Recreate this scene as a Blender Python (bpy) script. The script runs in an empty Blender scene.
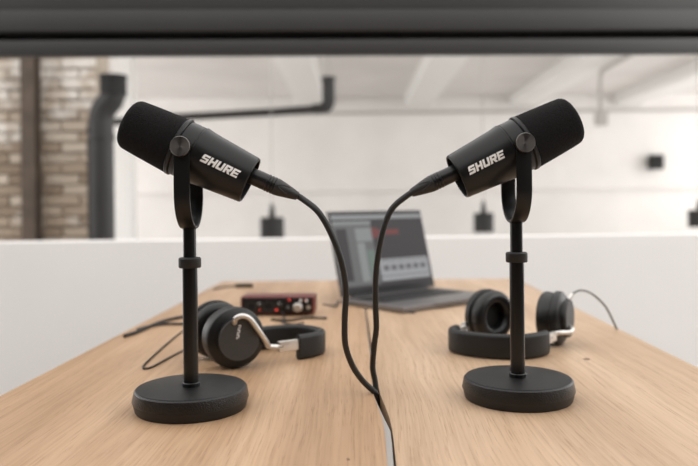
import bpy, math, random
from mathutils import Matrix, Vector

random.seed(7)
scene = bpy.context.scene
COL = scene.collection
PI = math.pi
T = 0.7377                     # table top height
CAMZ = 0.9527

# ------------------------------------------------------------------ camera
cam_d = bpy.data.cameras.new('camera')
cam = bpy.data.objects.new('camera', cam_d)
COL.objects.link(cam)
cam_d.sensor_width = 36.0
cam_d.lens = 36.0 * 700.0 / 698.0
cam_d.shift_y = -26.0 / 698.0
cam_d.clip_start = 0.02
cam_d.clip_end = 100
cam_d.dof.use_dof = True
cam_d.dof.focus_distance = 0.71
cam_d.dof.aperture_fstop = 4.3
cam.matrix_world = Matrix.Translation((0, 0, CAMZ)) @ Matrix.Rotation(PI / 2, 4, 'X') @ Matrix.Rotation(math.radians(-0.6), 4, 'Z')
scene.camera = cam

# ------------------------------------------------------------------ world, daylight and a fill lamp
world = bpy.data.worlds.new('world')
scene.world = world
world.use_nodes = True
bgn = world.node_tree.nodes['Background']
bgn.inputs['Color'].default_value = (1.0, 0.985, 0.968, 1)
bgn.inputs['Strength'].default_value = 1.75

def area(name, loc, target, sx, sy, power, color=(1, 1, 1)):
    d = bpy.data.lights.new(name, 'AREA')
    d.shape = 'RECTANGLE'; d.size = sx; d.size_y = sy; d.energy = power; d.color = color
    o = bpy.data.objects.new(name, d)
    COL.objects.link(o)
    o.location = loc
    o.rotation_euler = (Vector(target) - Vector(loc)).to_track_quat('-Z', 'Y').to_euler()
    return o

area('daylight_side_window', (3.4, -0.2, 2.5), (0.2, 1.2, 0.85), 2.4, 1.8, 32, (1.0, 0.985, 0.965))
area('daylight_office_window', (9.5, 9.0, 2.0), (0.0, 9.0, 1.6), 10.0, 2.6, 165, (1.0, 0.99, 0.975))
area('far_wall_fill', (-9.5, 10.5, 2.0), (0.0, 12.0, 1.8), 7.0, 2.6, 170, (1.0, 0.99, 0.975))  # added fill lamp, brightens the far wall from the left

scene.view_settings.view_transform = 'Standard'
scene.view_settings.look = 'None'
scene.view_settings.exposure = 0.0
scene.view_settings.gamma = 1.0
scene.view_settings.use_curve_mapping = False

# ------------------------------------------------------------------ materials
MATS = {}
def srgb(r, g, b):
    f = lambda c: (c / 255 / 12.92) if c / 255 <= 0.04045 else ((c / 255 + 0.055) / 1.055) ** 2.4
    return (f(r), f(g), f(b), 1)

def mat(name, color, rough=0.5, metal=0.0, bump=0.0, bscale=100.0, vary=0.0, vscale=8.0, spec=None, detail=3.0, dist=0.002):
    m = bpy.data.materials.new(name)
    m.use_nodes = True
    nt = m.node_tree
    b = nt.nodes['Principled BSDF']
    b.inputs['Base Color'].default_value = color
    b.inputs['Roughness'].default_value = rough
    b.inputs['Metallic'].default_value = metal
    if spec is not None:
        b.inputs['Specular IOR Level'].default_value = spec
    tc = nt.nodes.new('ShaderNodeTexCoord')
    if vary > 0:
        n = nt.nodes.new('ShaderNodeTexNoise')
        n.inputs['Scale'].default_value = vscale
        n.inputs['Detail'].default_value = 4
        nt.links.new(tc.outputs['Object'], n.inputs['Vector'])
        r = nt.nodes.new('ShaderNodeValToRGB')
        r.color_ramp.elements[0].position = 0.3
        r.color_ramp.elements[1].position = 0.7
        r.color_ramp.elements[0].color = tuple(c * (1 - vary) for c in color[:3]) + (1,)
        r.color_ramp.elements[1].color = tuple(min(1, c * (1 + vary)) for c in color[:3]) + (1,)
        nt.links.new(n.outputs['Fac'], r.inputs['Fac'])
        nt.links.new(r.outputs['Color'], b.inputs['Base Color'])
    if bump > 0:
        n = nt.nodes.new('ShaderNodeTexNoise')
        n.inputs['Scale'].default_value = bscale
        n.inputs['Detail'].default_value = detail
        nt.links.new(tc.outputs['Object'], n.inputs['Vector'])
        bp = nt.nodes.new('ShaderNodeBump')
        bp.inputs['Strength'].default_value = bump
        bp.inputs['Distance'].default_value = dist
        nt.links.new(n.outputs['Fac'], bp.inputs['Height'])
        nt.links.new(bp.outputs['Normal'], b.inputs['Normal'])
    MATS[name] = m
    return m

mat('white_paint', srgb(236, 232, 229), 0.75, bump=0.15, bscale=60, vary=0.02, vscale=2)
mat('white_wall', srgb(240, 237, 234), 0.8, bump=0.2, bscale=6, vary=0.04, vscale=1.3, dist=0.02)
mat('ceiling_white', srgb(238, 235, 232), 0.85, vary=0.05, vscale=1.0)
mat('beam_white', srgb(248, 247, 245), 0.8)
mat('light_block_charcoal', srgb(40, 39, 38), 0.8)  # dark surface of the added light blockers around the camera
mat('concrete', srgb(205, 202, 199), 0.7, vary=0.12, vscale=3)
mat('dark_steel', srgb(50, 48, 47), 0.36, vary=0.04, vscale=5)
mat('slot_black', srgb(10, 9, 9), 0.7)
mat('pipe_black', srgb(38, 36, 35), 0.45, vary=0.15, vscale=4)
mat('groove_brown', srgb(86, 74, 64), 0.8, vary=0.25, vscale=7, bump=0.3, bscale=30)  # brown of the made-up post at the brick wall
mat('conduit_grey', srgb(186, 182, 178), 0.6)
mat('foam', srgb(17, 15, 15), 0.95, bump=1.0, bscale=900, dist=0.0012, detail=2, spec=0.25, vary=0.75, vscale=620)
mat('mic_black', srgb(18, 17, 17), 0.37, bump=0.06, bscale=2500, dist=0.0004, spec=0.36)
mat('yoke_black', srgb(12, 11, 11), 0.4, bump=0.05, bscale=2500, dist=0.0004, spec=0.36)
mat('pole_black', srgb(13, 12, 12), 0.28)
mat('base_black', srgb(16, 15, 15), 0.45, bump=0.10, bscale=1500, dist=0.0005, spec=0.3)
mat('base_textured', srgb(16, 15, 15), 0.3, bump=0.6, bscale=700, dist=0.0012, detail=2, spec=0.45)
mat('rubber_black', srgb(16, 15, 15), 0.5)
mat('cavity_black', srgb(16, 15, 15), 0.6)
mat('print_white', srgb(240, 238, 235), 0.6)
mat('plug_black', srgb(20, 19, 19), 0.35)
mat('boot_grey', srgb(34, 32, 31), 0.5)
mat('cord_black', srgb(26, 24, 22), 0.5)
mat('thin_cord', srgb(24, 22, 20), 0.55)
mat('grey_cord', srgb(112, 108, 104), 0.5)
mat('leather', srgb(11, 10, 10), 0.5, bump=0.25, bscale=380, dist=0.0012)
mat('pad_leather', srgb(13, 12, 12), 0.38, bump=0.15, bscale=260, dist=0.001)
mat('cup_black', srgb(11, 10, 10), 0.4)
mat('disc_grey', srgb(56, 54, 53), 0.5, metal=0.0)
mat('silver', srgb(214, 210, 205), 0.32, metal=0.9)
mat('red_case', srgb(104, 28, 24), 0.35, metal=0.4)
mat('panel_black', srgb(20, 18, 18), 0.35)
mat('knob_dark', srgb(38, 36, 36), 0.4)
mat('laptop_grey', srgb(132, 129, 128), 0.38, metal=0.85)
mat('keys_black', srgb(28, 27, 27), 0.5)
mat('bezel_black', srgb(26, 25, 26), 0.3)
mat('desk_steel', srgb(34, 33, 32), 0.5)
mat('strip_grey', srgb(158, 153, 149), 0.5)
mat('lamp_black', srgb(34, 32, 31), 0.6)
mat('mortar', srgb(168, 156, 142), 0.9, vary=0.15, vscale=9)

def emit(name, color, strength):
    m = bpy.data.materials.new(name)
    m.use_nodes = True
    b = m.node_tree.nodes['Principled BSDF']
    b.inputs['Base Color'].default_value = (0.01, 0.01, 0.01, 1)
    b.inputs['Roughness'].default_value = 0.35
    b.inputs['Specular IOR Level'].default_value = 0.18
    b.inputs['Emission Color'].default_value = color
    b.inputs['Emission Strength'].default_value = strength
    MATS[name] = m
emit('scr_dark', srgb(58, 54, 56), 1.0)
emit('scr_mid', srgb(100, 100, 100), 1.0)
emit('scr_light', srgb(132, 134, 134), 1.0)
emit('scr_bar', srgb(138, 140, 141), 1.0)
emit('scr_track', srgb(150, 151, 153), 1.0)
emit('scr_blob', srgb(96, 94, 98), 1.0)
emit('scr_red', srgb(110, 58, 57), 1.0)
emit('scr_green', srgb(104, 118, 110), 1.0)
emit('led_red', srgb(235, 70, 60), 1.2)

# spun-metal knob
def spun():
    m = bpy.data.materials.new('spun_metal'); m.use_nodes = True
    nt = m.node_tree; b = nt.nodes['Principled BSDF']
    b.inputs['Base Color'].default_value = srgb(118, 114, 111)
    b.inputs['Metallic'].default_value = 1.0
    b.inputs['Roughness'].default_value = 0.38
    b.inputs['Anisotropic'].default_value = 0.85
    t = nt.nodes.new('ShaderNodeTangent'); t.direction_type = 'RADIAL'; t.axis = 'Y'
    nt.links.new(t.outputs['Tangent'], b.inputs['Tangent'])
    MATS['spun_metal'] = m
spun()

# oak, grain along Y
def oak(name, offset, tone):
    m = bpy.data.materials.new(name); m.use_nodes = True
    nt = m.node_tree; L = nt.links.new; N = nt.nodes.new
    b = nt.nodes['Principled BSDF']
    tc = N('ShaderNodeTexCoord')
    mp = N('ShaderNodeMapping'); mp.inputs['Location'].default_value = offset
    L(tc.outputs['Object'], mp.inputs['Vector'])
    # wandering of the grain
    w = N('ShaderNodeTexNoise'); w.inputs['Scale'].default_value = 2.2; w.inputs['Detail'].default_value = 2
    L(mp.outputs['Vector'], w.inputs['Vector'])
    wa = N('ShaderNodeVectorMath'); wa.operation = 'SCALE'; wa.inputs['Scale'].default_value = 0.035
    L(w.outputs['Color'], wa.inputs[0])
    ad = N('ShaderNodeVectorMath'); ad.operation = 'ADD'
    L(mp.outputs['Vector'], ad.inputs[0]); L(wa.outputs['Vector'], ad.inputs[1])
    def streak(sx, sy, detail, dst=0.0):
        s = N('ShaderNodeVectorMath'); s.operation = 'MULTIPLY'; s.inputs[1].default_value = (sx, sy, sy)
        L(ad.outputs['Vector'], s.inputs[0])
        n = N('ShaderNodeTexNoise'); n.inputs['Scale'].default_value = 1.0; n.inputs['Detail'].default_value = detail
        n.inputs['Distortion'].default_value = dst
        L(s.outputs['Vector'], n.inputs['Vector'])
        return n.outputs['Fac']
    broad = streak(14, 1.0, 3, 0.3)
    fine = streak(400, 6, 3)
    pore = streak(760, 22, 2)
    r1 = N('ShaderNodeValToRGB'); e = r1.color_ramp.elements
    e[0].position = 0.28; e[0].color = tone[0]
    e[1].position = 0.72; e[1].color = tone[2]
    mid = e.new(0.5); mid.color = tone[1]
    L(broad, r1.inputs['Fac'])
    r2 = N('ShaderNodeValToRGB'); e = r2.color_ramp.elements
    e[0].position = 0.34; e[0].color = (0.79, 0.75, 0.70, 1)
    e[1].position = 0.6; e[1].color = (1.04, 1.04, 1.04, 1)
    L(fine, r2.inputs['Fac'])
    mx = N('ShaderNodeMix'); mx.data_type = 'RGBA'; mx.blend_type = 'MULTIPLY'; mx.inputs['Factor'].default_value = 0.65
    L(r1.outputs['Color'], mx.inputs[6]); L(r2.outputs['Color'], mx.inputs[7])
    r3 = N('ShaderNodeValToRGB'); e = r3.color_ramp.elements
    e[0].position = 0.30; e[0].color = (0.70, 0.64, 0.58, 1)
    e[1].position = 0.42; e[1].color = (1, 1, 1, 1)
    L(pore, r3.inputs['Fac'])
    m2 = N('ShaderNodeMix'); m2.data_type = 'RGBA'; m2.blend_type = 'MULTIPLY'; m2.inputs['Factor'].default_value = 0.8
    L(mx.outputs[2], m2.inputs[6]); L(r3.outputs['Color'], m2.inputs[7])
    L(m2.outputs[2], b.inputs['Base Color'])
    b.inputs['Roughness'].default_value = 0.42
    b.inputs['Specular IOR Level'].default_value = 0.4
    bp = N('ShaderNodeBump'); bp.inputs['Strength'].default_value = 0.12; bp.inputs['Distance'].default_value = 0.0006
    L(pore, bp.inputs['Height']); L(bp.outputs['Normal'], b.inputs['Normal'])
    MATS[name] = m
oak('oak_a', (0.3, 0.1, 0), (srgb(161, 129, 99), srgb(180, 147, 116), srgb(197, 166, 135)))
oak('oak_b', (4.7, 2.3, 0), (srgb(176, 147, 119), srgb(193, 164, 136), srgb(206, 179, 152)))
mat('oak_knot', srgb(112, 82, 58), 0.5, vary=0.3, vscale=300)

def brick_mat():
    m = bpy.data.materials.new('brick_worn'); m.use_nodes = True
    nt = m.node_tree; L = nt.links.new; N = nt.nodes.new
    b = nt.nodes['Principled BSDF']; b.inputs['Roughness'].default_value = 0.9
    oi = N('ShaderNodeObjectInfo')
    r = N('ShaderNodeValToRGB'); e = r.color_ramp.elements
    e[0].color = srgb(136, 119, 102); e[1].color = srgb(192, 179, 164)
    a = e.new(0.4); a.color = srgb(164, 147, 129)
    L(oi.outputs['Random'], r.inputs['Fac'])
    tc = N('ShaderNodeTexCoord'); ge = N('ShaderNodeNewGeometry')
    n = N('ShaderNodeTexNoise'); n.inputs['Scale'].default_value = 5.0; n.inputs['Detail'].default_value = 5
    L(ge.outputs['Position'], n.inputs['Vector'])
    sp = N('ShaderNodeSeparateXYZ'); L(ge.outputs['Position'], sp.inputs['Vector'])
    mr = N('ShaderNodeMapRange'); mr.inputs['From Min'].default_value = 1.2; mr.inputs['From Max'].default_value = 2.2
    mr.inputs['To Min'].default_value = -0.18; mr.inputs['To Max'].default_value = 0.16
    L(sp.outputs['Z'], mr.inputs['Value'])
    ad = N('ShaderNodeMath'); ad.operation = 'ADD'; L(n.outputs['Fac'], ad.inputs[0]); L(mr.outputs['Result'], ad.inputs[1])
    rr = N('ShaderNodeValToRGB'); rr.color_ramp.elements[0].position = 0.42; rr.color_ramp.elements[1].position = 0.62
    L(ad.outputs['Value'], rr.inputs['Fac'])
    mx = N('ShaderNodeMix'); mx.data_type = 'RGBA'
    L(rr.outputs['Color'], mx.inputs['Factor']); L(r.outputs['Color'], mx.inputs[6]); mx.inputs[7].default_value = srgb(218, 211, 203)
    L(mx.outputs[2], b.inputs['Base Color'])
    bp = N('ShaderNodeBump'); bp.inputs['Strength'].default_value = 0.4; bp.inputs['Distance'].default_value = 0.01
    n2 = N('ShaderNodeTexNoise'); n2.inputs['Scale'].default_value = 30
    L(ge.outputs['Position'], n2.inputs['Vector']); L(n2.outputs['Fac'], bp.inputs['Height']); L(bp.outputs['Normal'], b.inputs['Normal'])
    MATS['brick_worn'] = m
brick_mat()

# ------------------------------------------------------------------ mesh helpers
class MB:
    def __init__(self):
        self.v = []; self.f = []
    def add(self, vs, fs):
        o = len(self.v)
        self.v += [Vector(p) for p in vs]
        self.f += [tuple(i + o for i in f) for f in fs]
        return self
    def xform(self, M):
        self.v = [M @ p for p in self.v]
        return self
    def merge(self, other):
        return self.add(other.v, other.f)
    def box(self, x0, x1, y0, y1, z0, z1, bev=0.0):
        if bev <= 0:
            vs = [(x, y, z) for z in (z0, z1) for y in (y0, y1) for x in (x0, x1)]
            fs = [(0, 2, 3, 1), (4, 5, 7, 6), (0, 1, 5, 4), (2, 6, 7, 3), (0, 4, 6, 2), (1, 3, 7, 5)]
            return self.add(vs, fs)
        import bmesh
        bm = bmesh.new()
        bmesh.ops.create_cube(bm, size=1.0)
        for v in bm.verts:
            v.co = Vector(((x0 + x1) / 2 + v.co.x * (x1 - x0), (y0 + y1) / 2 + v.co.y * (y1 - y0), (z0 + z1) / 2 + v.co.z * (z1 - z0)))
        bmesh.ops.bevel(bm, geom=bm.edges[:], offset=bev, segments=3, profile=0.6, affect='EDGES')
        bm.verts.index_update()
        self.add([v.co.copy() for v in bm.verts], [tuple(v.index for v in f.verts) for f in bm.faces])
        bm.free()
        return self
    def lathe(self, prof, axis='z', segs=48, closed=False):
        """prof: list of (radius, s)"""
        vs, fs = [], []
        rings = []
        for r, s in prof:
            if r < 1e-7:
                rings.append([len(vs)]); vs.append(self._ax(0, 0, s, axis))
            else:
                ring = []
                for k in range(segs):
                    a = 2 * PI * k / segs
                    ring.append(len(vs)); vs.append(self._ax(r * math.cos(a), r * math.sin(a), s, axis))
                rings.append(ring)
        n = len(rings)
        for i in range(n if closed else n - 1):
            A, B = rings[i], rings[(i + 1) % n]
            for k in range(segs):
                k2 = (k + 1) % segs
                if len(A) == 1 and len(B) == 1: continue
                if len(A) == 1: fs.append((A[0], B[k2], B[k]))
                elif len(B) == 1: fs.append((A[k], A[k2], B[0]))
                else: fs.append((A[k], A[k2], B[k2], B[k]))
        return self.add(vs, fs)
    @staticmethod
    def _ax(a, b, s, axis):
        if axis == 'z': return (a, b, s)
        if axis == 'x': return (s, a, b)
        return (b, s, a)
    def tube(self, pts, r, segs=12, caps=True):
        pts = [Vector(p) for p in pts]
        n = len(pts)
        rs = r if isinstance(r, (list, tuple)) else [r] * n
        vs, fs = [], []
        up = None
        for i, p in enumerate(pts):
            t = (pts[min(i + 1, n - 1)] - pts[max(i - 1, 0)]).normalized()
            if up is None:
                up = Vector((0, 0, 1)) if abs(t.z) < 0.9 else Vector((1, 0, 0))
            a = (up - t * up.dot(t)).normalized(); up = a
            b = t.cross(a)
            for k in range(segs):
                g = 2 * PI * k / segs
                vs.append(p + (a * math.cos(g) + b * math.sin(g)) * rs[i])
        for i in range(n - 1):
            for k in range(segs):
                k2 = (k + 1) % segs
                fs.append((i * segs + k, i * segs + k2, (i + 1) * segs + k2, (i + 1) * segs + k))
        if caps:
            fs.append(tuple(range(segs - 1, -1, -1)))
            fs.append(tuple((n - 1) * segs + k for k in range(segs)))
        return self.add(vs, fs)
    def sweep(self, pts, section, up=(0, 0, 1)):
        """section: list of (side, up) offsets; path in plane perpendicular-ish to up; side = t x up"""
        pts = [Vector(p) for p in pts]; n = len(pts); m = len(section)
        U = Vector(up); vs, fs = [], []
        for i, p in enumerate(pts):
            t = (pts[min(i + 1, n - 1)] - pts[max(i - 1, 0)]).normalized()
            s = t.cross(U).normalized()
            for a, b in section:
                vs.append(p + s * a + U * b)
        for i in range(n - 1):
            for k in range(m):
                k2 = (k + 1) % m
                fs.append((i * m + k, i * m + k2, (i + 1) * m + k2, (i + 1) * m + k))
        fs.append(tuple(range(m - 1, -1, -1)))
        fs.append(tuple((n - 1) * m + k for k in range(m)))
        return self.add(vs, fs)
    def prism(self, poly, z0, z1):
        n = len(poly)
        vs = [(x, y, z0) for x, y in poly] + [(x, y, z1) for x, y in poly]
        fs = [tuple(range(n - 1, -1, -1)), tuple(range(n, 2 * n))]
        fs += [(i, (i + 1) % n, n + (i + 1) % n, n + i) for i in range(n)]
        return self.add(vs, fs)
    def mesh(self, name, m, smooth=35):
        import bmesh
        me = bpy.data.meshes.new(name)
        me.from_pydata([tuple(p) for p in self.v], [], self.f)
        bm = bmesh.new(); bm.from_mesh(me)
        bmesh.ops.recalc_face_normals(bm, faces=bm.faces[:])
        bm.to_mesh(me); bm.free()
        me.materials.append(MATS[m])
        if smooth:
            for p in me.polygons: p.use_smooth = True
            me.set_sharp_from_angle(angle=math.radians(smooth))
        return me
    def build(self, name, m, parent=None, smooth=35, loc=None):
        o = bpy.data.objects.new(name, self.mesh(name, m, smooth))
        COL.objects.link(o)
        if parent is not None: o.parent = parent
        if loc is not None: o.location = loc
        return o

def tag(o, label=None, cat=None, group=None, kind=None):
    if label: o['label'] = label
    if cat: o['category'] = cat
    if group: o['group'] = group
    if kind: o['kind'] = kind
    return o

def empty(name, loc, label=None, cat=None, group=None, rz=0.0, kind=None):
    o = bpy.data.objects.new(name, None)
    o.empty_display_size = 0.02
    COL.objects.link(o)
    o.location = loc; o.rotation_euler = (0, 0, rz)
    return tag(o, label, cat, group, kind)

def smooth_path(pts, sub=10):
    P = [Vector(p) for p in pts]; out = []
    n = len(P)
    for i in range(n - 1):
        p0 = P[max(i - 1, 0)]; p1 = P[i]; p2 = P[i + 1]; p3 = P[min(i + 2, n - 1)]
        for k in range(sub):
            t = k / sub
            out.append(0.5 * ((2 * p1) + (p2 - p0) * t + (2 * p0 - 5 * p1 + 4 * p2 - p3) * t * t + (3 * p1 - p0 - 3 * p2 + p3) * t ** 3))
    out.append(P[-1])
    return out

def arc_prof(cx, cs, r, a0, a1, n=6):
    return [(cx + r * math.cos(math.radians(a0 + (a1 - a0) * i / n)), cs + r * math.sin(math.radians(a0 + (a1 - a0) * i / n))) for i in range(n + 1)]

def round_rect(w, h, r, n=4):
    out = []
    for cx, cy, a in ((w / 2 - r, h / 2 - r, 0), (-w / 2 + r, h / 2 - r, 90), (-w / 2 + r, -h / 2 + r, 180), (w / 2 - r, -h / 2 + r, 270)):
        for i in range(n + 1):
            g = math.radians(a + 90 * i / n)
            out.append((cx + r * math.cos(g), cy + r * math.sin(g)))
    return out

# ------------------------------------------------------------------ the setting
CEIL = 3.31
tag(MB().box(-10, 10, -4, 15.2, -0.1, 0).build('floor', 'concrete', smooth=0), 'grey concrete office floor', kind='structure')
tag(MB().box(-10, 10, 15, 15.2, 0, CEIL).build('wall_far', 'white_wall', smooth=0), 'white painted far office wall', kind='structure')
ceil = tag(MB().box(-10.2, 10, 5.9, 15.2, CEIL, CEIL + 0.15).build('ceiling', 'ceiling_white', smooth=0), 'white ceiling with deep parallel beams', kind='structure')
tag(MB().box(-3.6, 4.2, -2.2, -2.0, 0, 2.9).build('light_block_behind', 'light_block_charcoal', smooth=0), 'added charcoal light blocker on the unseen near side', kind='structure')  # unseen, added to block light from behind the camera and darken the fronts
tag(MB().box(-3.6, -3.4, -2.0, 2.2, 0, 1.9).build('light_block_left', 'light_block_charcoal', smooth=0), 'added charcoal light blocker on the unseen left side', kind='structure')  # unseen, added to keep reflections on the left dark
tag(MB().box(4.2, 4.4, -2.2, 2.2, 0, 1.85).build('light_block_right', 'light_block_charcoal', smooth=0), 'low added charcoal light blocker under the side window', kind='structure')  # unseen, added to hold back low light from the right
for k in range(0, 4):
    x = -1.05 + k * 2.25
    MB().box(x, x + 0.55, 5.9, 15.0, CEIL - 0.23, CEIL + 0.01, 0.012).build('beam', 'beam_white', ceil)
tag(MB().box(-10, 10, 14.93, 15.0, 2.93, 2.99).build('trim_1', 'conduit_grey', smooth=0), 'pale rail running along the top of the far wall', kind='structure')
tag(MB().box(-10, 10, 14.9, 15.0, 1.27, 1.33, 0.01).build('trim_2', 'white_wall'), 'white ledge along the far wall', kind='structure')
tag(MB().box(-3.0, -2.80, 9.0, 9.25, 0, CEIL, 0.01).build('trim_3', 'beam_white'), 'slim white pillar behind the black drain pipe', kind='structure')

# low white partition behind the desks
PY = 2.35
part = tag(MB().box(-1.75, 1.75, 0, 0.1, 0, 0.848, 0.006).build('wall_back', 'white_paint'), 'low smooth white partition behind the desks', kind='structure')
part.location = (0, PY, 0); part.rotation_euler = (0, 0, math.radians(1.7))
# dark steel header above the opening, on posts at both ends
hdr = empty('trim_4', (0, PY, 1.46), 'dark grey steel header over the opening with a black slot', rz=math.radians(1.7), kind='structure')
def hb(name, m, x0, x1, y0, y1, z0, z1, bev=0.004):
    return MB().box(x0, x1, y0, y1, z0 - 1.46, z1 - 1.46, bev).build(name, m, hdr)
hb('lower_rail', 'dark_steel', -1.75, 1.75, -0.02, 0.012, 1.460, 1.512, 0.004)
hb('slot', 'slot_black', -1.75, 1.75, 0.034, 0.05, 1.475, 1.56, 0)
hb('upper_rail', 'dark_steel', -1.75, 1.75, -0.02, 0.06, 1.539, 1.612, 0.006)
hb('web_plate', 'dark_steel', -1.75, 1.75, -0.006, 0.06, 1.610, 1.80, 0.003)
for s in (-1, 1):
    hb('post', 'dark_steel', s * 1.72 - 0.05, s * 1.72 + 0.05, 0.0, 0.06, 0.847, 1.50, 0.003)

# brick wall end
bw = tag(MB().box(-3.55, -1.80, 5.03, 5.28, 0, CEIL).build('wall_left', 'mortar', smooth=0), 'worn brown brick wall with flaking white paint', kind='structure')
brick_me = [MB().box(-0.119, 0.119, -0.05, 0.05, -0.032, 0.032, 0.006).mesh('brick', 'brick_worn'),
            MB().box(-0.057, 0.057, -0.05, 0.05, -0.032, 0.032, 0.006).mesh('brick_half', 'brick_worn')]
CH = 0.0755
rows = int(2.95 / CH)
for r in range(rows):
    z = 0.04 + r * CH
    x = -3.55
    first = (r % 2 == 1)
    while x < -1.82:
        half = first or (x + 0.25 > -1.79)
        first = False
        w = 0.125 if half else 0.25
        o = bpy.data.objects.new('brick', brick_me[1 if half else 0])
        o.parent = bw
        o.location = (x + w / 2, 5.055 + random.uniform(-0.012, 0.012), z)
        o.rotation_euler = (random.uniform(-.02, .02), random.uniform(-.008, .008), random.uniform(-.015, .015))
        COL.objects.link(o)
        x += w

# made-up steel post standing in for a shadowy groove in the brick
sp = empty('groove_post', (-2.235, 4.93, 0), 'made-up brown steel post standing in for a shadowy groove in the worn brick wall', 'post')
MB().box(-0.05, 0.05, -0.05, -0.042, 0.012, CEIL - 0.01, 0.002).build('flange', 'groove_brown', sp)
MB().box(-0.05, 0.05, 0.042, 0.05, 0.012, CEIL - 0.01, 0.002).build('flange', 'groove_brown', sp)
MB().box(-0.006, 0.006, -0.043, 0.043, 0.012, CEIL - 0.01).build('web', 'groove_brown', sp, 0)
MB().box(-0.09, 0.09, -0.06, 0.06, 0.0, 0.013, 0.002).build('foot_plate', 'groove_brown', sp)

# black drain pipe in front of the end of the brick wall
dp = empty('drain_pipe', (-1.665, 4.72, 0), 'thick black vertical drain pipe beside the brick wall, bent near its top', 'pipe')
pth = [(0, 0, 0), (0, 0, 1.0), (0, 0, 1.45), (0.0, 0, 1.56), (0.02, 0, 1.63), (0.065, 0, 1.69), (0.085, 0, 1.75), (0.085, 0, 1.83)]
MB().tube(smooth_path(pth, 6), 0.082, 24).build('pipe', 'pipe_black', dp)
MB().lathe([(0.07, 1.72), (0.088, 1.72), (0.088, 1.84), (0.07, 1.84)], 'z', 32, True).build('coupling', 'slot_black', dp, loc=(0.085, 0, 0))
MB().lathe([(0.07, 1.42), (0.088, 1.42), (0.088, 1.46), (0.07, 1.46)], 'z', 32, True).build('coupling', 'pipe_black', dp)
MB().tube([(-0.10, 0.12, 0), (-0.10, 0.12, 1.52), (-0.08, 0.12, 1.6), (0.0, 0.13, 1.66), (0.085, 0.14, 1.7)], 0.04, 16).build('side_pipe', 'slot_black', dp)
MB().lathe([(0, 1.835), (0.092, 1.835), (0.092, 1.855), (0, 1.86)], 'z', 32).build('cap', 'slot_black', dp, loc=(0.085, 0, 0))

# horizontal overhead pipe
op = empty('overhead_pipe', (-1.4, 7.6, 1.98), 'thin dark horizontal pipe with an upturned elbow below the ceiling', 'pipe')
MB().tube([(-1.55, 0.7, 0.0), (-0.4, 0.3, 0.01), (0.6, 0.12, 0.03), (1.12, 0.0, 0.045)], 0.044, 16).build('pipe', 'pipe_black', op)
MB().tube(smooth_path([(1.02, 0.02, 0.045), (1.13, 0, 0.05), (1.185, 0, 0.10), (1.19, 0, 0.2), (1.19, 0, 0.36)], 6), [0.055] * 7 + [0.07] * 18, 20).build('elbow', 'pipe_black', op)
MB().lathe([(0.0, 0.355), (0.078, 0.355), (0.078, 0.385), (0.0, 0.385)], 'z', 24).build('flange', 'pipe_black', op, loc=(1.19, 0, 0))
for hx, hy in ((-1.1, 0.545), (1.19, 0.0)):
    MB().tube([(hx, hy, 0.03), (hx, hy, CEIL - 1.98)], 0.006, 8).build('hanger_rod', 'conduit_grey', op)

cd = empty('conduit', (3.94, 10.9, 2.3), 'pale grey conduit dropping from the white ceiling', 'conduit')
MB().tube(smooth_path([(0, 0, 0.05), (0, 0, 0.3), (0, 0, 0.62), (0.0, -0.1, 0.72), (0.0, -0.5, 0.73), (0.0, -3.0, 0.735)], 6), 0.032, 12).build('pipe', 'conduit_grey', cd)
MB().box(-0.09, 0.09, -0.05, 0.05, -0.12, 0.08, 0.01).build('junction_box', 'conduit_grey', cd)

# pendant lamps
def pendant(loc, rad, label):
    p = empty('pendant_lamp', loc, label, 'lamp', 'black pendant lamps in the office behind')
    h = 0.195
    MB().lathe([(rad - 0.004, 0), (rad, 0.0), (rad, h - 0.012), (rad - 0.012, h), (0.03, h), (0.03, h - 0.004), (rad - 0.014, h - 0.004), (rad - 0.004, h - 0.014)], 'z', 36, True).build('lamp_shade', 'lamp_black', p)
    MB().lathe([(0, h - 0.03), (0.030, h - 0.03), (0.028, h + 0.03), (0.02, h + 0.08), (0.010, h + 0.12), (0, h + 0.12)], 'z', 24).build('socket', 'lamp_black', p)
    MB().tube([(0, 0, h + 0.115), (0, 0, CEIL - loc[2])], 0.004, 8).build('cord', 'conduit_grey', p)
    MB().lathe([(0, CEIL - loc[2] - 0.03), (0.05, CEIL - loc[2] - 0.03), (0.05, CEIL - loc[2])], 'z', 24).build('ceiling_rose', 'lamp_black', p)
pendant((-0.682, 6.2, 0.676), 0.106, 'black pendant lamp hanging between the black drain pipe and the laptop')
pendant((1.345, 7.0, 0.686), 0.10, 'black pendant lamp hanging behind the microphone with the bright metal knob')
pendant((3.90, 7.8, 0.686), 0.115, 'black pendant lamp hanging below the small black wall speaker')

# small black wall speaker
ws = empty('wall_speaker', (6.5, 14.9, 1.68), 'small black box speaker fixed high on the white far wall', 'speaker')
MB().box(-0.13, 0.13, -0.2, 0.02, 0, 0.31, 0.012).build('case', 'lamp_black', ws)
MB().box(-0.115, 0.115, -0.21, -0.195, 0.02, 0.29, 0.004).build('grille', 'slot_black', ws)
MB().box(-0.03, 0.03, 0.0, 0.1, 0.1, 0.2).build('bracket', 'lamp_black', ws, 0)

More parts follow.
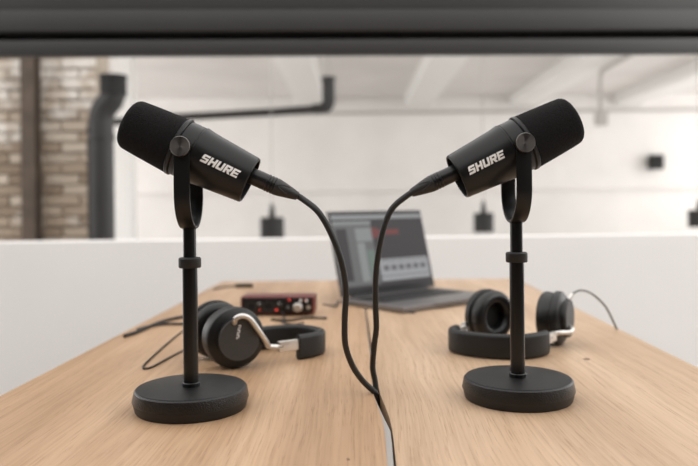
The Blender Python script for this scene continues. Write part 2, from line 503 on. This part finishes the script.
# ------------------------------------------------------------------ desks
LE = [(0.30, 0.0285), (0.50, 0.0287), (0.58, 0.0295), (0.64, 0.0312), (0.675, 0.0318), (0.713, 0.0312), (0.76, 0.0283), (0.80, 0.0260), (0.83, 0.0258), (0.86, 0.0262), (0.90, 0.0272), (0.96, 0.0280), (1.05, 0.0285), (1.5, 0.0305), (2.06, 0.033)]
RE = [(0.30, 0.0358), (0.50, 0.0360), (0.58, 0.0370), (0.64, 0.0387), (0.675, 0.0395), (0.713, 0.0390), (0.76, 0.0364), (0.80, 0.0337), (0.83, 0.0334), (0.86, 0.0330), (0.90, 0.0324), (0.96, 0.0323), (1.05, 0.0326), (1.5, 0.0346), (2.06, 0.037)]
TH = 0.03
def desk(label, poly, m, legs):
    d = empty('desk', (0, 1.2, 0), label, 'desk')
    MB().prism([(x, y - 1.2) for x, y in poly], T - TH, T).build('tabletop', m, d, 30)
    for lx, ly in legs:
        MB().box(lx - 0.02, lx + 0.02, ly - 1.22, ly - 1.18, 0, T - TH - 0.04, 0.003).build('leg', 'desk_steel', d)
    x0 = min(l[0] for l in legs); x1 = max(l[0] for l in legs); y0 = min(l[1] for l in legs); y1 = max(l[1] for l in legs)
    for yy in (y0, y1):
        MB().box(x0 - 0.02, x1 + 0.02, yy - 1.22, yy - 1.18, T - TH - 0.04, T - TH, 0.002).build('rail', 'desk_steel', d)
    return d
dl = desk('pale oak desk carrying the interface, left half of the split table', [(-0.4205, 0.30)] + [(x, y) for y, x in LE] + [(-0.3745, 2.06)], 'oak_a', [(-0.33, 0.4), (-0.03, 0.4), (-0.30, 1.95), (-0.02, 1.95)])
dl['label'] = 'pale oak desk under the red audio interface'
dr = desk('', [(x, y) for y, x in RE] + [(0.487, 2.06), (0.437, 0.30)], 'oak_b', [(0.10, 0.4), (0.38, 0.4), (0.11, 1.95), (0.42, 1.95)])
dr['label'] = 'pale oak desk under the headphones with the arched grey cord'
# knots in the oak
def knot(parent, x, y, rx, ry):
    k = [(x + rx * math.cos(a) * random.uniform(.7, 1.2), y - 1.2 + ry * math.sin(a) * random.uniform(.7, 1.2)) for a in [i * PI / 5 for i in range(10)]]
    MB().prism(k, T - 0.0005, T + 0.0001).build('knot', 'oak_knot', parent, 0)
knot(dr, 0.328, 0.973, 0.006, 0.006)
knot(dl, -0.003, 0.596, 0.0016, 0.003)
# pale edging strip along the front of the gap
MB().prism([(a, y - 1.2) for y, a in LE[:8]] + [(0.0264, -0.40), (0.0296, -0.44), (0.0338, -0.487), (0.0376, -0.525), (0.0370, -0.56), (0.0349, -0.62), (0.0340, -0.70), (0.0338, -0.90)], T - TH, T - 0.0012).build('edge_strip', 'strip_grey', dl, 0)

# ------------------------------------------------------------------ microphones and stands
LETTERS = {
 'S': [[(0.0, 0.76), (0.06, 1.0), (0.98, 1.0), (0.98, 0.74), (0.30, 0.76)], [(0.0, 0.44), (0.0, 0.86), (0.32, 0.86), (0.32, 0.44)], [(0.0, 0.42), (0.0, 0.62), (0.98, 0.62), (0.98, 0.40)], [(0.66, 0.14), (0.66, 0.58), (0.98, 0.54), (0.98, 0.12)], [(0.0, 0.0), (0.0, 0.26), (0.98, 0.26), (0.92, 0.0)]],
 'H': [[(0.0, 0), (0.0, 1), (0.32, 1), (0.32, 0)], [(0.68, 0), (0.68, 1), (1.0, 1), (1.0, 0)], [(0.3, 0.38), (0.3, 0.64), (0.7, 0.64), (0.7, 0.38)]],
 'U': [[(0.0, 0.12), (0.0, 1), (0.32, 1), (0.32, 0.12)], [(0.68, 0.12), (0.68, 1), (1.0, 1), (1.0, 0.12)], [(0.0, 0.14), (0.0, 0.27), (1.0, 0.27), (1.0, 0.14), (0.9, 0.0), (0.1, 0.0)]],
 'R': [[(0.0, 0), (0.0, 1), (0.32, 1), (0.32, 0)], [(0.3, 0.76), (0.3, 1.0), (0.92, 1.0), (1.0, 0.9), (1.0, 0.76)], [(0.68, 0.5), (0.68, 0.8), (1.0, 0.8), (1.0, 0.52), (0.92, 0.42)], [(0.3, 0.36), (0.3, 0.58), (0.92, 0.58), (0.92, 0.36)], [(0.36, 0.40), (0.70, 0.44), (1.06, 0.0), (0.68, 0.0)]],
 'E': [[(0.0, 0), (0.0, 1), (0.32, 1), (0.32, 0)], [(0.3, 0.76), (0.3, 1.0), (0.98, 1.0), (0.98, 0.76)], [(0.3, 0.38), (0.3, 0.62), (0.9, 0.62), (0.9, 0.38)], [(0.3, 0.0), (0.3, 0.24), (0.98, 0.24), (0.98, 0.0)]],
}
def body_radius(s):      # cone of the housing, s in metres behind the pivot
    t = (s - 0.010) / (0.0735 - 0.010)
    return 0.0305 + (0.0255 - 0.0305) * t

def microphone(loc, yaw, pitch, side, label):
    root = empty('microphone', loc, label, 'microphone', rz=yaw)
    RY = Matrix.Rotation(pitch, 4, 'Y')
    # foam windscreen
    rt, rb, tip, edge = 0.0280, 0.0316, -0.0725, -0.0135
    prof = [(0, tip - 0.0025), (0.010, tip - 0.0020), (0.0175, tip - 0.0006)]
    prof += [(rt - 0.0085 + 0.0085 * math.sin(a), tip + 0.0085 - 0.0085 * math.cos(a)) for a in [math.radians(x) for x in (15, 30, 45, 60, 75, 90)]]
    for i in range(1, 9):
        t = i / 8
        prof.append((rt + (rb - rt) * (t ** 0.85), tip + 0.0085 + (edge - tip - 0.0085) * t))
    prof += [(0.028, edge + 0.0006), (0, edge + 0.0006)]
    MB().lathe(prof, 'x', 64).xform(RY).build('windscreen', 'foam', root, 50)
    # retaining ring
    MB().lathe([(0.0, edge), (0.0312, edge), (0.0324, edge + 0.0012), (0.0324, edge + 0.0042), (0.0312, edge + 0.0052), (0.0, edge + 0.0052)], 'x', 64).xform(RY).build('retaining_ring', 'mic_black', root)
    # housing with hollow back
    hp = [(0, -0.0083), (0.0302, -0.0083), (0.0308, -0.0075), (0.0310, 0.0070), (0.0304, 0.0078), (0.0304, 0.0088), (0.0318, 0.0094), (0.0314, 0.0112)]
    for i in range(1, 9):
        s = 0.0112 + (0.0722 - 0.0112) * i / 8
        hp.append((body_radius(s) + 0.0004, s))
    hp += [(0.0250, 0.0735), (0.0240, 0.0735), (0.0234, 0.0728), (0.0232, 0.0610), (0, 0.0610)]
    body = MB().lathe(hp, 'x', 72).xform(RY).build('housing', 'mic_black', root, 30)
    # inside of the back
    MB().lathe([(0, 0.0612), (0.0230, 0.0612), (0.0230, 0.0618), (0.0, 0.0622)], 'x', 40).xform(RY).build('back_plate', 'cavity_black', body)
    MB().lathe([(0, 0.0615), (0.0122, 0.0615), (0.0122, 0.066), (0.0, 0.066)], 'x', 40).xform(Matrix.Translation((0, 0, 0.0034))).xform(RY).build('cable_socket', 'cavity_black', body)
    for ang in (-50, 50, 150, 210):
        a = math.radians(ang)
        MB().lathe([(0, 0.0615), (0.0022, 0.0615), (0.0022, 0.0634), (0, 0.0634)], 'x', 12).xform(Matrix.Translation((0, 0.0178 * math.cos(a), 0.0178 * math.sin(a)))).xform(RY).build('back_button', 'knob_dark', body)
    # printed name
    H = 0.0090; cw = 0.0076; gap = 0.0009
    text = 'SHURE'
    total = len(text) * cw + (len(text) - 1) * gap
    sc = 0.0425
    mb = MB()
    for i, ch in enumerate(text):
        for poly in LETTERS[ch]:
            # cut each stroke into slices so that it follows the cone
            n = len(poly)
            cx = sum(p[0] for p in poly) / n; cy = sum(p[1] for p in poly) / n
            for (A, B) in [(poly[k], poly[(k + 1) % n]) for k in range(n)]:
                tri = [(cx, cy), A, B]
                sub = [tri]
                for _ in range(2):
                    nx = []
                    for t in sub:
                        m = [((t[a][0] + t[b][0]) / 2, (t[a][1] + t[b][1]) / 2) for a, b in ((0, 1), (1, 2), (2, 0))]
                        nx += [[t[0], m[0], m[2]], [m[0], t[1], m[1]], [m[2], m[1], t[2]], m]
                    sub = nx
                for t in sub:
                    vs = []
                    for (px, py) in t:
                        u = -total / 2 + i * (cw + gap) + (px + 0.22 * (py - 0.5)) * cw
                        v = (py - 0.5) * H
                        s = sc - side * u
                        r = body_radius(s) + 0.0004 + 0.00018
                        ph = 0.03 + v / r
                        vs.append((s, side * r * math.cos(ph), r * math.sin(ph)))
                    mb.add(vs, [(0, 1, 2)])
    mb.xform(RY)
    lt = mb.build('lettering', 'print_white', body, 0)
    # yoke: a U of flat metal
    R, drop = 0.0365, 0.046
    path = [(0, -R, 0.004 - 0.05 * i / 5) for i in range(6)]
    path += [(0, -R * math.cos(a), -drop - (0.082 - drop) * math.sin(a)) for a in [PI * i / 24 for i in range(25)]]
    path += [(0, R, -0.046 + 0.05 * i / 5) for i in range(6)]
    MB().sweep(path, round_rect(0.003, 0.0165, 0.0008, 2), (1, 0, 0)).build('yoke', 'yoke_black', root, 40)
    for s in (-1, 1):
        MB().lathe([(0, s * 0.0352), (0.0082, s * 0.0352), (0.0082, s * 0.0378), (0, s * 0.0378)], 'y', 32).xform(Matrix.Translation((0.0, 0, 0.0018))).build('arm_end', 'yoke_black', root)
        kp = [(0, s * 0.0375), (0.0095, s * 0.0375), (0.0104, s * 0.0384), (0.0104, s * 0.0440), (0.0099, s * 0.0448), (0.0070, s * 0.0446), (0.0, s * 0.0438)]
        MB().lathe(kp, 'y', 48).xform(Matrix.Translation((0.0, 0, 0.0018))).build('knob', 'spun_metal', root, 25)
        MB().lathe([(0, s * 0.029), (0.005, s * 0.029), (0.005, s * 0.0355), (0, s * 0.0355)], 'y', 24).xform(Matrix.Translation((0, 0, 0.0005))).build('pivot_pin', 'yoke_black', root)
    # threaded boss below the yoke
    MB().lathe([(0, -0.0845), (0.0072, -0.0845), (0.0072, -0.0805), (0, -0.0805)], 'z', 24).build('thread_boss', 'yoke_black', root)
    return root

def stand(loc, zc, ztop, label):
    """zc: collar height, ztop: where the microphone screws on"""
    s = empty('microphone_stand', loc, label, 'stand', 'round based desk stands')
    MB().lathe([(0, 0.0105), (0.0614, 0.0105), (0.0617, 0.0118), (0.0596, 0.0215), (0.0582, 0.0229), (0.0, 0.0229)], 'z', 96).build('base_rim', 'base_textured', s, 30)
    MB().lathe([(0, 0.0225), (0.0580, 0.0225), (0.0575, 0.0235), (0.0562, 0.0239), (0.0, 0.0239)], 'z', 96).build('base_plate', 'base_black', s, 30)
    MB().lathe([(0, 0), (0.0575, 0), (0.0588, 0.0015), (0.0609, 0.0100), (0.0605, 0.0110), (0.0, 0.0110)], 'z', 96).build('rubber_foot', 'rubber_black', s, 30)
    MB().lathe([(0, 0.0235), (0.0096, 0.0235), (0.0096, 0.0275), (0.0088, 0.0282), (0, 0.0282)], 'z', 32).build('base_nut', 'pole_black', s)
    MB().lathe([(0, 0.028), (0.0080, 0.028), (0.0080, zc + 0.001), (0, zc + 0.001)], 'z', 40).build('lower_tube', 'pole_black', s)
    MB().lathe([(0, zc), (0.0112, zc), (0.0120, zc + 0.0012), (0.0120, zc + 0.0098), (0.0110, zc + 0.0112), (0.0080, zc + 0.0116), (0, zc + 0.0116)], 'z', 40).build('clutch_collar', 'rubber_black', s)
    MB().lathe([(0, zc + 0.011), (0.0069, zc + 0.011), (0.0069, ztop), (0, ztop)], 'z', 40).build('upper_tube', 'pole_black', s)
    return s

PITCH = math.radians(26.0)
L_loc, R_loc = (-0.1725, 0.756), (0.1865, 0.7815)
L_piv, R_piv = T + 0.2769, T + 0.2793
L_yaw, R_yaw = math.radians(1.3), math.radians(180.5)
stand((L_loc[0], L_loc[1], T), 0.1512, 0.2769 - 0.0844, 'black round-based stand in front of the headphones with the grey disc')
stand((R_loc[0], R_loc[1], T), 0.1515, 0.2793 - 0.0844, 'black round-based stand in front of the headphones with the arched cord')
microphone((L_loc[0], L_loc[1], L_piv), L_yaw, PITCH, -1, 'black microphone with foam tip and dark side knob')
microphone((R_loc[0], R_loc[1], R_piv), R_yaw, PITCH, 1, 'black microphone with foam tip and bright spun-metal side knob')

# ------------------------------------------------------------------ microphone cables
def mic_cable(loc, piv, yaw, side, pts, label):
    M = Matrix.Translation((loc[0], loc[1], piv)) @ Matrix.Rotation(yaw, 4, 'Z') @ Matrix.Rotation(PITCH - math.radians(1.5), 4, 'Y')
    base = Vector(pts[-1])
    root = empty('microphone_cable', base, label, 'cable')
    W = Matrix.Translation(-base) @ M @ Matrix.Translation((-0.003, 0, 0.0034))
    MB().lathe([(0, 0.0662), (0.0088, 0.0662), (0.0092, 0.0675), (0.0092, 0.0925), (0.0088, 0.0935), (0, 0.0935)], 'x', 40).xform(W).build('plug_shell', 'plug_black', root)
    rp = [(0, 0.0930)]
    for i in range(3):
        s = 0.0932 + i * 0.0034
        rp += [(0.0088, s), (0.0095, s + 0.0004), (0.0095, s + 0.0024), (0.0088, s + 0.0029)]
    rp += [(0, 0.1032)]
    MB().lathe(rp, 'x', 40).xform(W).build('plug_ring', 'plug_black', root)
    br = lambda s: 0.0094 + (0.0046 - 0.0094) * max(0, (s - 0.105) / 0.025) ** 1.15
    boot = MB().lathe([(0, 0.1030), (0.0092, 0.1030)] + [(br(0.105 + 0.025 * i / 8), 0.105 + 0.025 * i / 8) for i in range(9)] + [(0, 0.1302)], 'x', 40).xform(W).build('boot', 'boot_grey', root)
    rid = []
    for i in range(-8, 9):
        ph = i / 8 * 0.62
        s = 0.1065 + 0.0125 * abs(i / 8) ** 1.6
        r = br(s) + 0.0001
        rid.append((s, side * r * math.cos(ph + 0.25), r * math.sin(ph + 0.25)))
    MB().tube(rid, 0.0006, 8).xform(W).build('grip_ridge', 'boot_grey', boot)
    start = M @ Vector((0.123, 0, 0.0034)); s2 = M @ Vector((0.132, 0, 0.0030))
    P = smooth_path([start, s2] + [Vector(p) for p in pts], 10)
    MB().tube([p - base for p in P], 0.0034, 16).build('cord', 'cord_black', root, 60)
    return root

def pt(px, py, d):     # helper turning a sighting (700 px focal length, horizon row 207) into metres
    return ((px - 349) * d / 700, d, CAMZ + (207 - py) * d / 700)
mic_cable(L_loc, L_piv, L_yaw, -1, [pt(318.5, 212, .748), pt(331.5, 235, .748), pt(341, 262, .750), pt(345, 290, .757), pt(343.5, 320, .765), pt(344, 345, .775), pt(351, 366, .787), pt(361, 381, .800), (0.0250, 0.806, T + 0.0035), (0.0295, 0.8095, T - 0.004), (0.0298, 0.811, T - 0.03), (0.0298, 0.8115, T - 0.05)],
          'black microphone cable leaving the microphone with the dark knob, looping into the gap')
mic_cable(R_loc, R_piv, R_yaw, 1, [pt(393, 208, .779), pt(385, 224, .780), pt(379, 247, .782), pt(375.2, 275, .790), pt(374.5, 305, .797), pt(375.0, 328, .806), pt(372.5, 348, .816), pt(371, 368, .823), (0.0285, 0.824, T + 0.010), (0.0296, 0.8225, T - 0.004), (0.0297, 0.8215, T - 0.03), (0.0297, 0.8205, T - 0.05)],
          'black microphone cable hanging from the microphone with the bright knob into the gap')

# ------------------------------------------------------------------ headphones
def headphones(loc, yaw, label, cxl, cxr, cyl, cyr, hw, L, swl, swr, bol, bor, cord, cord_mat, cord_r, logo=False):
    root = empty('headphones', loc, label, 'headphones', rz=yaw)
    RC = 0.0410
    for s, cx, cy, sw, bo in ((-1, cxl, cyl, swl, bol), (1, cxr, cyr, swr, bor)):
        # cup frame: +x outwards
        C = Matrix.Translation((cx, cy, RC + 0.0003)) @ Matrix.Rotation(sw, 4, 'Z') @ Matrix.Scale(s, 4, (1, 0, 0))
        cup = MB().lathe([(0, 0.0), (0.0390, 0.0), (RC, 0.002), (RC, 0.007), (0.0398, 0.0115), (0.0345, 0.0150), (0.0300, 0.0158), (0.0292, 0.0162), (0.0292, 0.0200), (0, 0.0200)], 'x', 56).xform(C).build('ear_cup', 'cup_black', root, 30)
        pad = [(0.0380, 0.0)] + [(0.0295 + 0.0103 * math.cos(a), -0.0115 - 0.0100 * math.sin(a)) for a in [PI * i / 12 for i in range(13)]] + [(0.0200, -0.001)]
        MB().lathe(pad, 'x', 56, True).xform(C).build('ear_pad', 'pad_leather', cup, 50)
        MB().lathe([(0, -0.003), (0.0215, -0.003), (0.0215, -0.0005), (0, -0.0005)], 'x', 40).xform(C).build('speaker_cloth', 'cavity_black', cup)
        MB().lathe([(0, 0.0195), (0.0276, 0.0195), (0.0283, 0.0203), (0.0283, 0.0226), (0.0276, 0.0234), (0, 0.0234)], 'x', 56).xform(C).build('cover_disc', 'disc_grey', cup, 30)
        if logo and s < 0:
            lg = MB()      # small slanted vertical mark on the disc (out of focus in the photograph)
            x = 0.0233
            for i in range(6):
                zz = 0.0185 - i * 0.0031
                yy = -0.0005 + 0.0006 * i
                lg.box(x, x + 0.0004, yy - 0.0018, yy + 0.0018, zz - 0.0005, zz + 0.0007)
                if i % 2 == 0: lg.box(x, x + 0.0004, yy - 0.0018, yy - 0.0006, zz - 0.0021, zz + 0.0006)
                else: lg.box(x, x + 0.0004, yy + 0.0006, yy + 0.0018, zz - 0.0021, zz + 0.0006)
            lg.xform(C).build('lettering', 'print_white', cup, 0)
        # silver arm from the top of the disc to the slider
        hx = s * hw
        cl = [(0.0225, 0.0005, 0.0225), (0.0275, 0.0002, 0.0290), (0.0285, -0.0085, 0.0318), (0.0285, -0.0190, 0.0270), (0.0275, -0.0300, 0.0120)]
        if logo: cl = [(q[0], q[1] + 0.006, q[2]) for q in cl]
        else: cl = [(0.0225, -0.006, -0.012), (0.0275, -0.009, -0.013), (0.0285, -0.015, -0.014), (0.0285, -0.023, -0.0155), (0.0270, -0.030, -0.016)]
        ap = [C @ Vector(q) for q in cl]
        ap += [Vector(((ap[-1].x + hx) / 2, cy - 0.0395, RC - 0.0090 if logo else 0.0265)), Vector((hx, cy - 0.0470, 0.0250)), Vector((hx, cy - 0.0570, 0.0225)), Vector((hx, cy - 0.0660, 0.0222))]
        MB().tube(smooth_path(ap, 6), 0.0036, 14).build('arm', 'silver', root, 60)
        MB().box(hx - 0.0032, hx + 0.0032, cy - bo - 0.009, cy - (0.062 if logo and s < 0 else 0.046), 0.0148, 0.0295, 0.0012).build('slider', 'silver', root)
        MB().box(hx + s * 0.0030 - 0.0005, hx + s * 0.0030 + 0.0005, cy - 0.068, cy - 0.060, 0.0215, 0.0235).build('slider_slot', 'knob_dark', root, 0)
    # headband lying on its edge
    yl, yr = cyl - bol, cyr - bor
    bo = (bol + bor) / 2
    pts = []
    for i in range(41):
        t = PI * i / 40
        y0 = yr + (yl - yr) * i / 40
        c, sn = math.cos(t), math.sin(t)
        pts.append((hw * math.copysign(abs(c) ** 0.8, c), y0 - (L - bo) * sn ** 0.9, 0.0178))
    MB().sweep(pts, round_rect(0.0125, 0.0352, 0.0055, 5), (0, 0, 1)).build('headband', 'leather', root, 60)
    inv = (Matrix.Translation(loc) @ Matrix.Rotation(yaw, 4, 'Z')).inverted()
    MB().tube([inv @ p for p in smooth_path(cord, 8)], cord_r, 10).build('cord', cord_mat, root, 60)
    q0, q1 = inv @ Vector(cord[0]), inv @ Vector(cord[1])
    MB().tube([q0, q0.lerp(q1, 0.8)], cord_r * 1.9, 12).build('cord_plug', 'silver' if not logo else 'plug_black', root)
    return root

zt = T + 0.0015
headphones((-0.178, 0.975, T), math.radians(124), 'black headphones with a grey outer disc and silver arm facing out, beside the interface', -0.036, 0.036, 0.0, -0.006, 0.047, 0.146, math.radians(-5), math.radians(-5), 0.094, 0.066,
    [(-0.232, 1.045, T + 0.03), (-0.236, 1.075, T + 0.012), (-0.245, 1.10, zt), (-0.259, 1.013, zt), (-0.268, 0.950, zt), (-0.275, 0.937, zt), (-0.281, 0.948, zt), (-0.285, 0.986, zt), (-0.290, 1.103, zt), (-0.292, 1.22, zt), (-0.285, 1.32, zt)], 'thin_cord', 0.0014, True)
headphones((0.262, 1.085, T), math.radians(-38), 'black headphones with a grey cord arching down to the desk edge', -0.050, 0.046, -0.004, 0.028, 0.064, 0.135, math.radians(-20), math.radians(8), 0.078, 0.080,
    [(0.338, 1.085, T + 0.068), (0.348, 1.09, T + 0.077), (0.366, 1.105, T + 0.0795), (0.394, 1.135, T + 0.069), (0.425, 1.165, T + 0.045), (0.445, 1.183, T + 0.016), (0.4525, 1.191, T + 0.0045), (0.4555, 1.196, T + 0.0022)], 'grey_cord', 0.0018)

# ------------------------------------------------------------------ loose cables on the desk
def loose(name, pts, r, label, cat='cable', m='thin_cord'):
    b = Vector((pts[0][0], pts[0][1], T))
    o = MB().tube([Vector(p) - b for p in smooth_path(pts, 8)], r, 10).build(name, m, None, 60)
    o.location = b
    return tag(o, label, cat)
z2 = T + 0.003
loose('loose_cable', [(-0.378, 1.172, z2), (-0.376, 1.18, z2), (-0.374, 1.19, z2), (-0.370, 1.20, z2), (-0.364, 1.25, z2), (-0.358, 1.30, z2), (-0.345, 1.345, z2), (-0.323, 1.379, z2), (-0.27, 1.43, z2), (-0.225, 1.47, z2)], 0.0032, 'black cable curving from the desk edge towards the interface')
loose('loose_cable', [(-0.375, 1.235, z2), (-0.366, 1.262, z2), (-0.345, 1.288, z2), (-0.31, 1.290, z2), (-0.27, 1.283, z2), (-0.23, 1.30, z2)], 0.0024, 'short thin black cable running straight beside the curving desk-edge cable')
loose('loose_cable', [(-0.055, 1.46, T + 0.012), (-0.03, 1.50, z2), (-0.03, 1.53, z2), (-0.025, 1.56, z2), (-0.026, 1.585, z2)], 0.002, 'thin dark cable running from the interface towards the laptop')
loose('loose_cable', [(-0.150, 1.33, z2), (-0.115, 1.318, z2), (-0.085, 1.345, z2), (-0.045, 1.338, z2)], 0.0022, 'dark cable end lying in front of the interface')
loose('loose_cable', [(-0.135, 1.385, T + 0.010), (-0.128, 1.36, z2), (-0.125, 1.30, z2), (-0.105, 1.27, z2), (-0.085, 1.285, z2)], 0.0018, 'thin dark cable dropping from the front of the interface')
ad = empty('cable_adapter', (-0.285, 1.90, T), 'small dark cable adapter at the far desk corner', 'adapter')
MB().box(-0.026, 0.022, -0.008, 0.008, 0, 0.010, 0.003).build('case', 'panel_black', ad)
MB().tube(smooth_path([(-0.026, 0, 0.004), (-0.05, -0.01, 0.003), (-0.07, -0.04, 0.0025), (-0.072, -0.06, 0.0025)], 6), 0.002, 8).build('lead', 'thin_cord', ad)

# ------------------------------------------------------------------ audio interface
ai = empty('audio_interface', (-0.145, 1.392, T), 'small red audio interface with black knobbed front panel', 'audio interface', rz=math.radians(-3))
MB().box(-0.077, 0.077, 0.0, 0.062, 0.003, 0.0425, 0.004).build('case', 'red_case', ai)
fp = MB().box(-0.0735, 0.0735, -0.0015, 0.004, 0.006, 0.0405, 0.002).build('front_panel', 'panel_black', ai)
def knob(x, z, r, m, d=0.012):
    k = MB().lathe([(0, 0.0), (r, 0.0), (r, -d + 0.0015), (r - 0.0015, -d), (0, -d)], 'y', 28).xform(Matrix.Translation((x, -0.001, z))).build('knob', m, ai)
    MB().box(x - 0.0006, x + 0.0006, -0.0014 - d, -0.0006 - d, z + r * 0.3, z + r * 0.85).build('pointer', 'print_white', k, 0)
for x in (-0.054, -0.018):
    sk = MB().lathe([(0.0085, 0.002), (0.0115, 0.002), (0.0115, -0.0035), (0.0085, -0.0035)], 'y', 28, True).xform(Matrix.Translation((x, 0, 0.021))).build('input_socket', 'knob_dark', ai)
    MB().lathe([(0, -0.0018), (0.0085, -0.0018), (0.0085, 0.0), (0, 0.0)], 'y', 24).xform(Matrix.Translation((x, 0, 0.021))).build('socket_face', 'slot_black', sk)
knob(-0.036, 0.026, 0.0058, 'knob_dark'); knob(0.006, 0.026, 0.0058, 'knob_dark'); knob(0.024, 0.018, 0.0052, 'knob_dark')
knob(0.044, 0.020, 0.0095, 'silver', 0.014)
MB().lathe([(0, -0.005), (0.0042, -0.005), (0.0042, 0.0), (0, 0.0)], 'y', 20).xform(Matrix.Translation((0.066, 0, 0.019))).build('headphone_socket', 'silver', ai)
for x, z, r in ((-0.001, 0.0135, 0.0026), (0.026, 0.0355, 0.0022), (0.058, 0.034, 0.0012), (-0.036, 0.0135, 0.0012)):
    MB().lathe([(0, -0.0028), (r, -0.0028), (r, 0.0), (0, 0.0)], 'y', 16).xform(Matrix.Translation((x, 0, z))).build('indicator_light', 'led_red', ai)
for x in (0.050, 0.062):
    MB().box(x - 0.002, x + 0.002, -0.0035, 0, 0.031, 0.037).build('switch', 'print_white', ai, 0)
for x in (-0.06, 0.06):
    for y in (0.012, 0.050):
        MB().lathe([(0, 0), (0.005, 0), (0.005, 0.0035), (0, 0.0035)], 'z', 16).xform(Matrix.Translation((x, y, 0))).build('foot', 'rubber_black', ai)

ai.scale = (0.955, 1.0, 0.9)

# ------------------------------------------------------------------ laptop
LW, LD, LH = 0.305, 0.186, 0.199
lp = empty('laptop', (-0.015, 1.540, T), 'open grey laptop showing an audio editing screen', 'laptop', rz=math.radians(41))
# local: x along the hinge, -y towards the user, hinge at y = 0
base = MB().box(0, LW, -LD, 0.006, 0.0012, 0.013, 0.003).build('base', 'laptop_grey', lp)
kb = MB().box(0.018, LW - 0.018, -0.108, -0.018, 0.0128, 0.0133).build('keyboard_well', 'keys_black', base, 0)
key_me = MB().box(-0.0078, 0.0078, -0.0073, 0.0073, 0, 0.0012, 0.0004).mesh('key', 'keys_black')
for r in range(5):
    for c in range(14):
        k = bpy.data.objects.new('key', key_me); COL.objects.link(k); k.parent = base
        k.location = (0.018 + 0.0175 + c * 0.0176, -0.027 - r * 0.0178, 0.0132)
MB().box(0.095, 0.205, -0.195, -0.118, 0.0129, 0.0132).build('trackpad', 'laptop_grey', base, 0)
for x in (0.02, LW - 0.02):
    for y in (-0.19, -0.02):
        MB().lathe([(0, 0), (0.006, 0), (0.006, 0.0016), (0, 0.0016)], 'z', 16).xform(Matrix.Translation((x, y, 0))).build('foot', 'rubber_black', base)
TL_ = math.radians(14)
LM = Matrix.Translation((0, 0.004, 0.013)) @ Matrix.Rotation(-TL_, 4, 'X')
lid = MB().box(0, LW, 0.0, 0.006, 0.002, LH, 0.002).xform(LM).build('lid', 'laptop_grey', lp)
MB().box(0.002, LW - 0.002, -0.0012, 0.001, 0.004, LH - 0.002, 0.0008).xform(LM).build('bezel', 'bezel_black', lid)
MB().tube([(0.03, 0, 0.0), (LW - 0.03, 0, 0.0)], 0.0045, 16).xform(Matrix.Translation((0, 0.004, 0.0125))).build('hinge', 'bezel_black', lp)
def scr(m, x0, x1, z0, z1, lift=0.0):
    """screen area in fractions of the display"""
    X = lambda t: 0.006 + t * (LW - 0.012)
    Z = lambda t: 0.018 + t * (LH - 0.026)
    return MB().box(X(x0), X(x1), -0.0016 - lift, -0.0011, Z(z0), Z(z1)).xform(LM)
sc = scr('scr_dark', 0, 1, 0, 1).build('screen', 'scr_dark', lid, 0)
def panel(m, rects, lift):
    mb = MB()
    for r in rects: mb.merge(scr(m, *r, lift=lift))
    o = mb.build('screen_area', m, lid, 0)
    return o
panel('scr_bar', [(0, 1, 0.925, 0.985)], 0.0002)
panel('scr_mid', [(0.0, 0.40, 0.03, 0.90)], 0.0002)
panel('scr_dark', [(0.02, 0.13, 0.10, 0.80)], 0.0004)
panel('scr_light', [(0.22, 0.39, 0.62, 0.80), (0.22, 0.30, 0.08, 0.60), (0.0, 0.40, 0.85, 0.90)], 0.0004)
panel('scr_green', [(0.31, 0.39, 0.12, 0.50)], 0.0004)
panel('scr_red', [(0.46, 0.70, 0.70, 0.77), (0.40, 0.46, 0.66, 0.80)], 0.0004)
panel('scr_track', [(0.42, 0.985, 0.06, 0.36)], 0.0002)
panel('scr_blob', [(0.46 + i * 0.085, 0.52 + i * 0.085, 0.20, 0.27) for i in range(6)] + [(0.42, 0.985, 0.325, 0.335), (0.42, 0.985, 0.12, 0.13)], 0.0004)
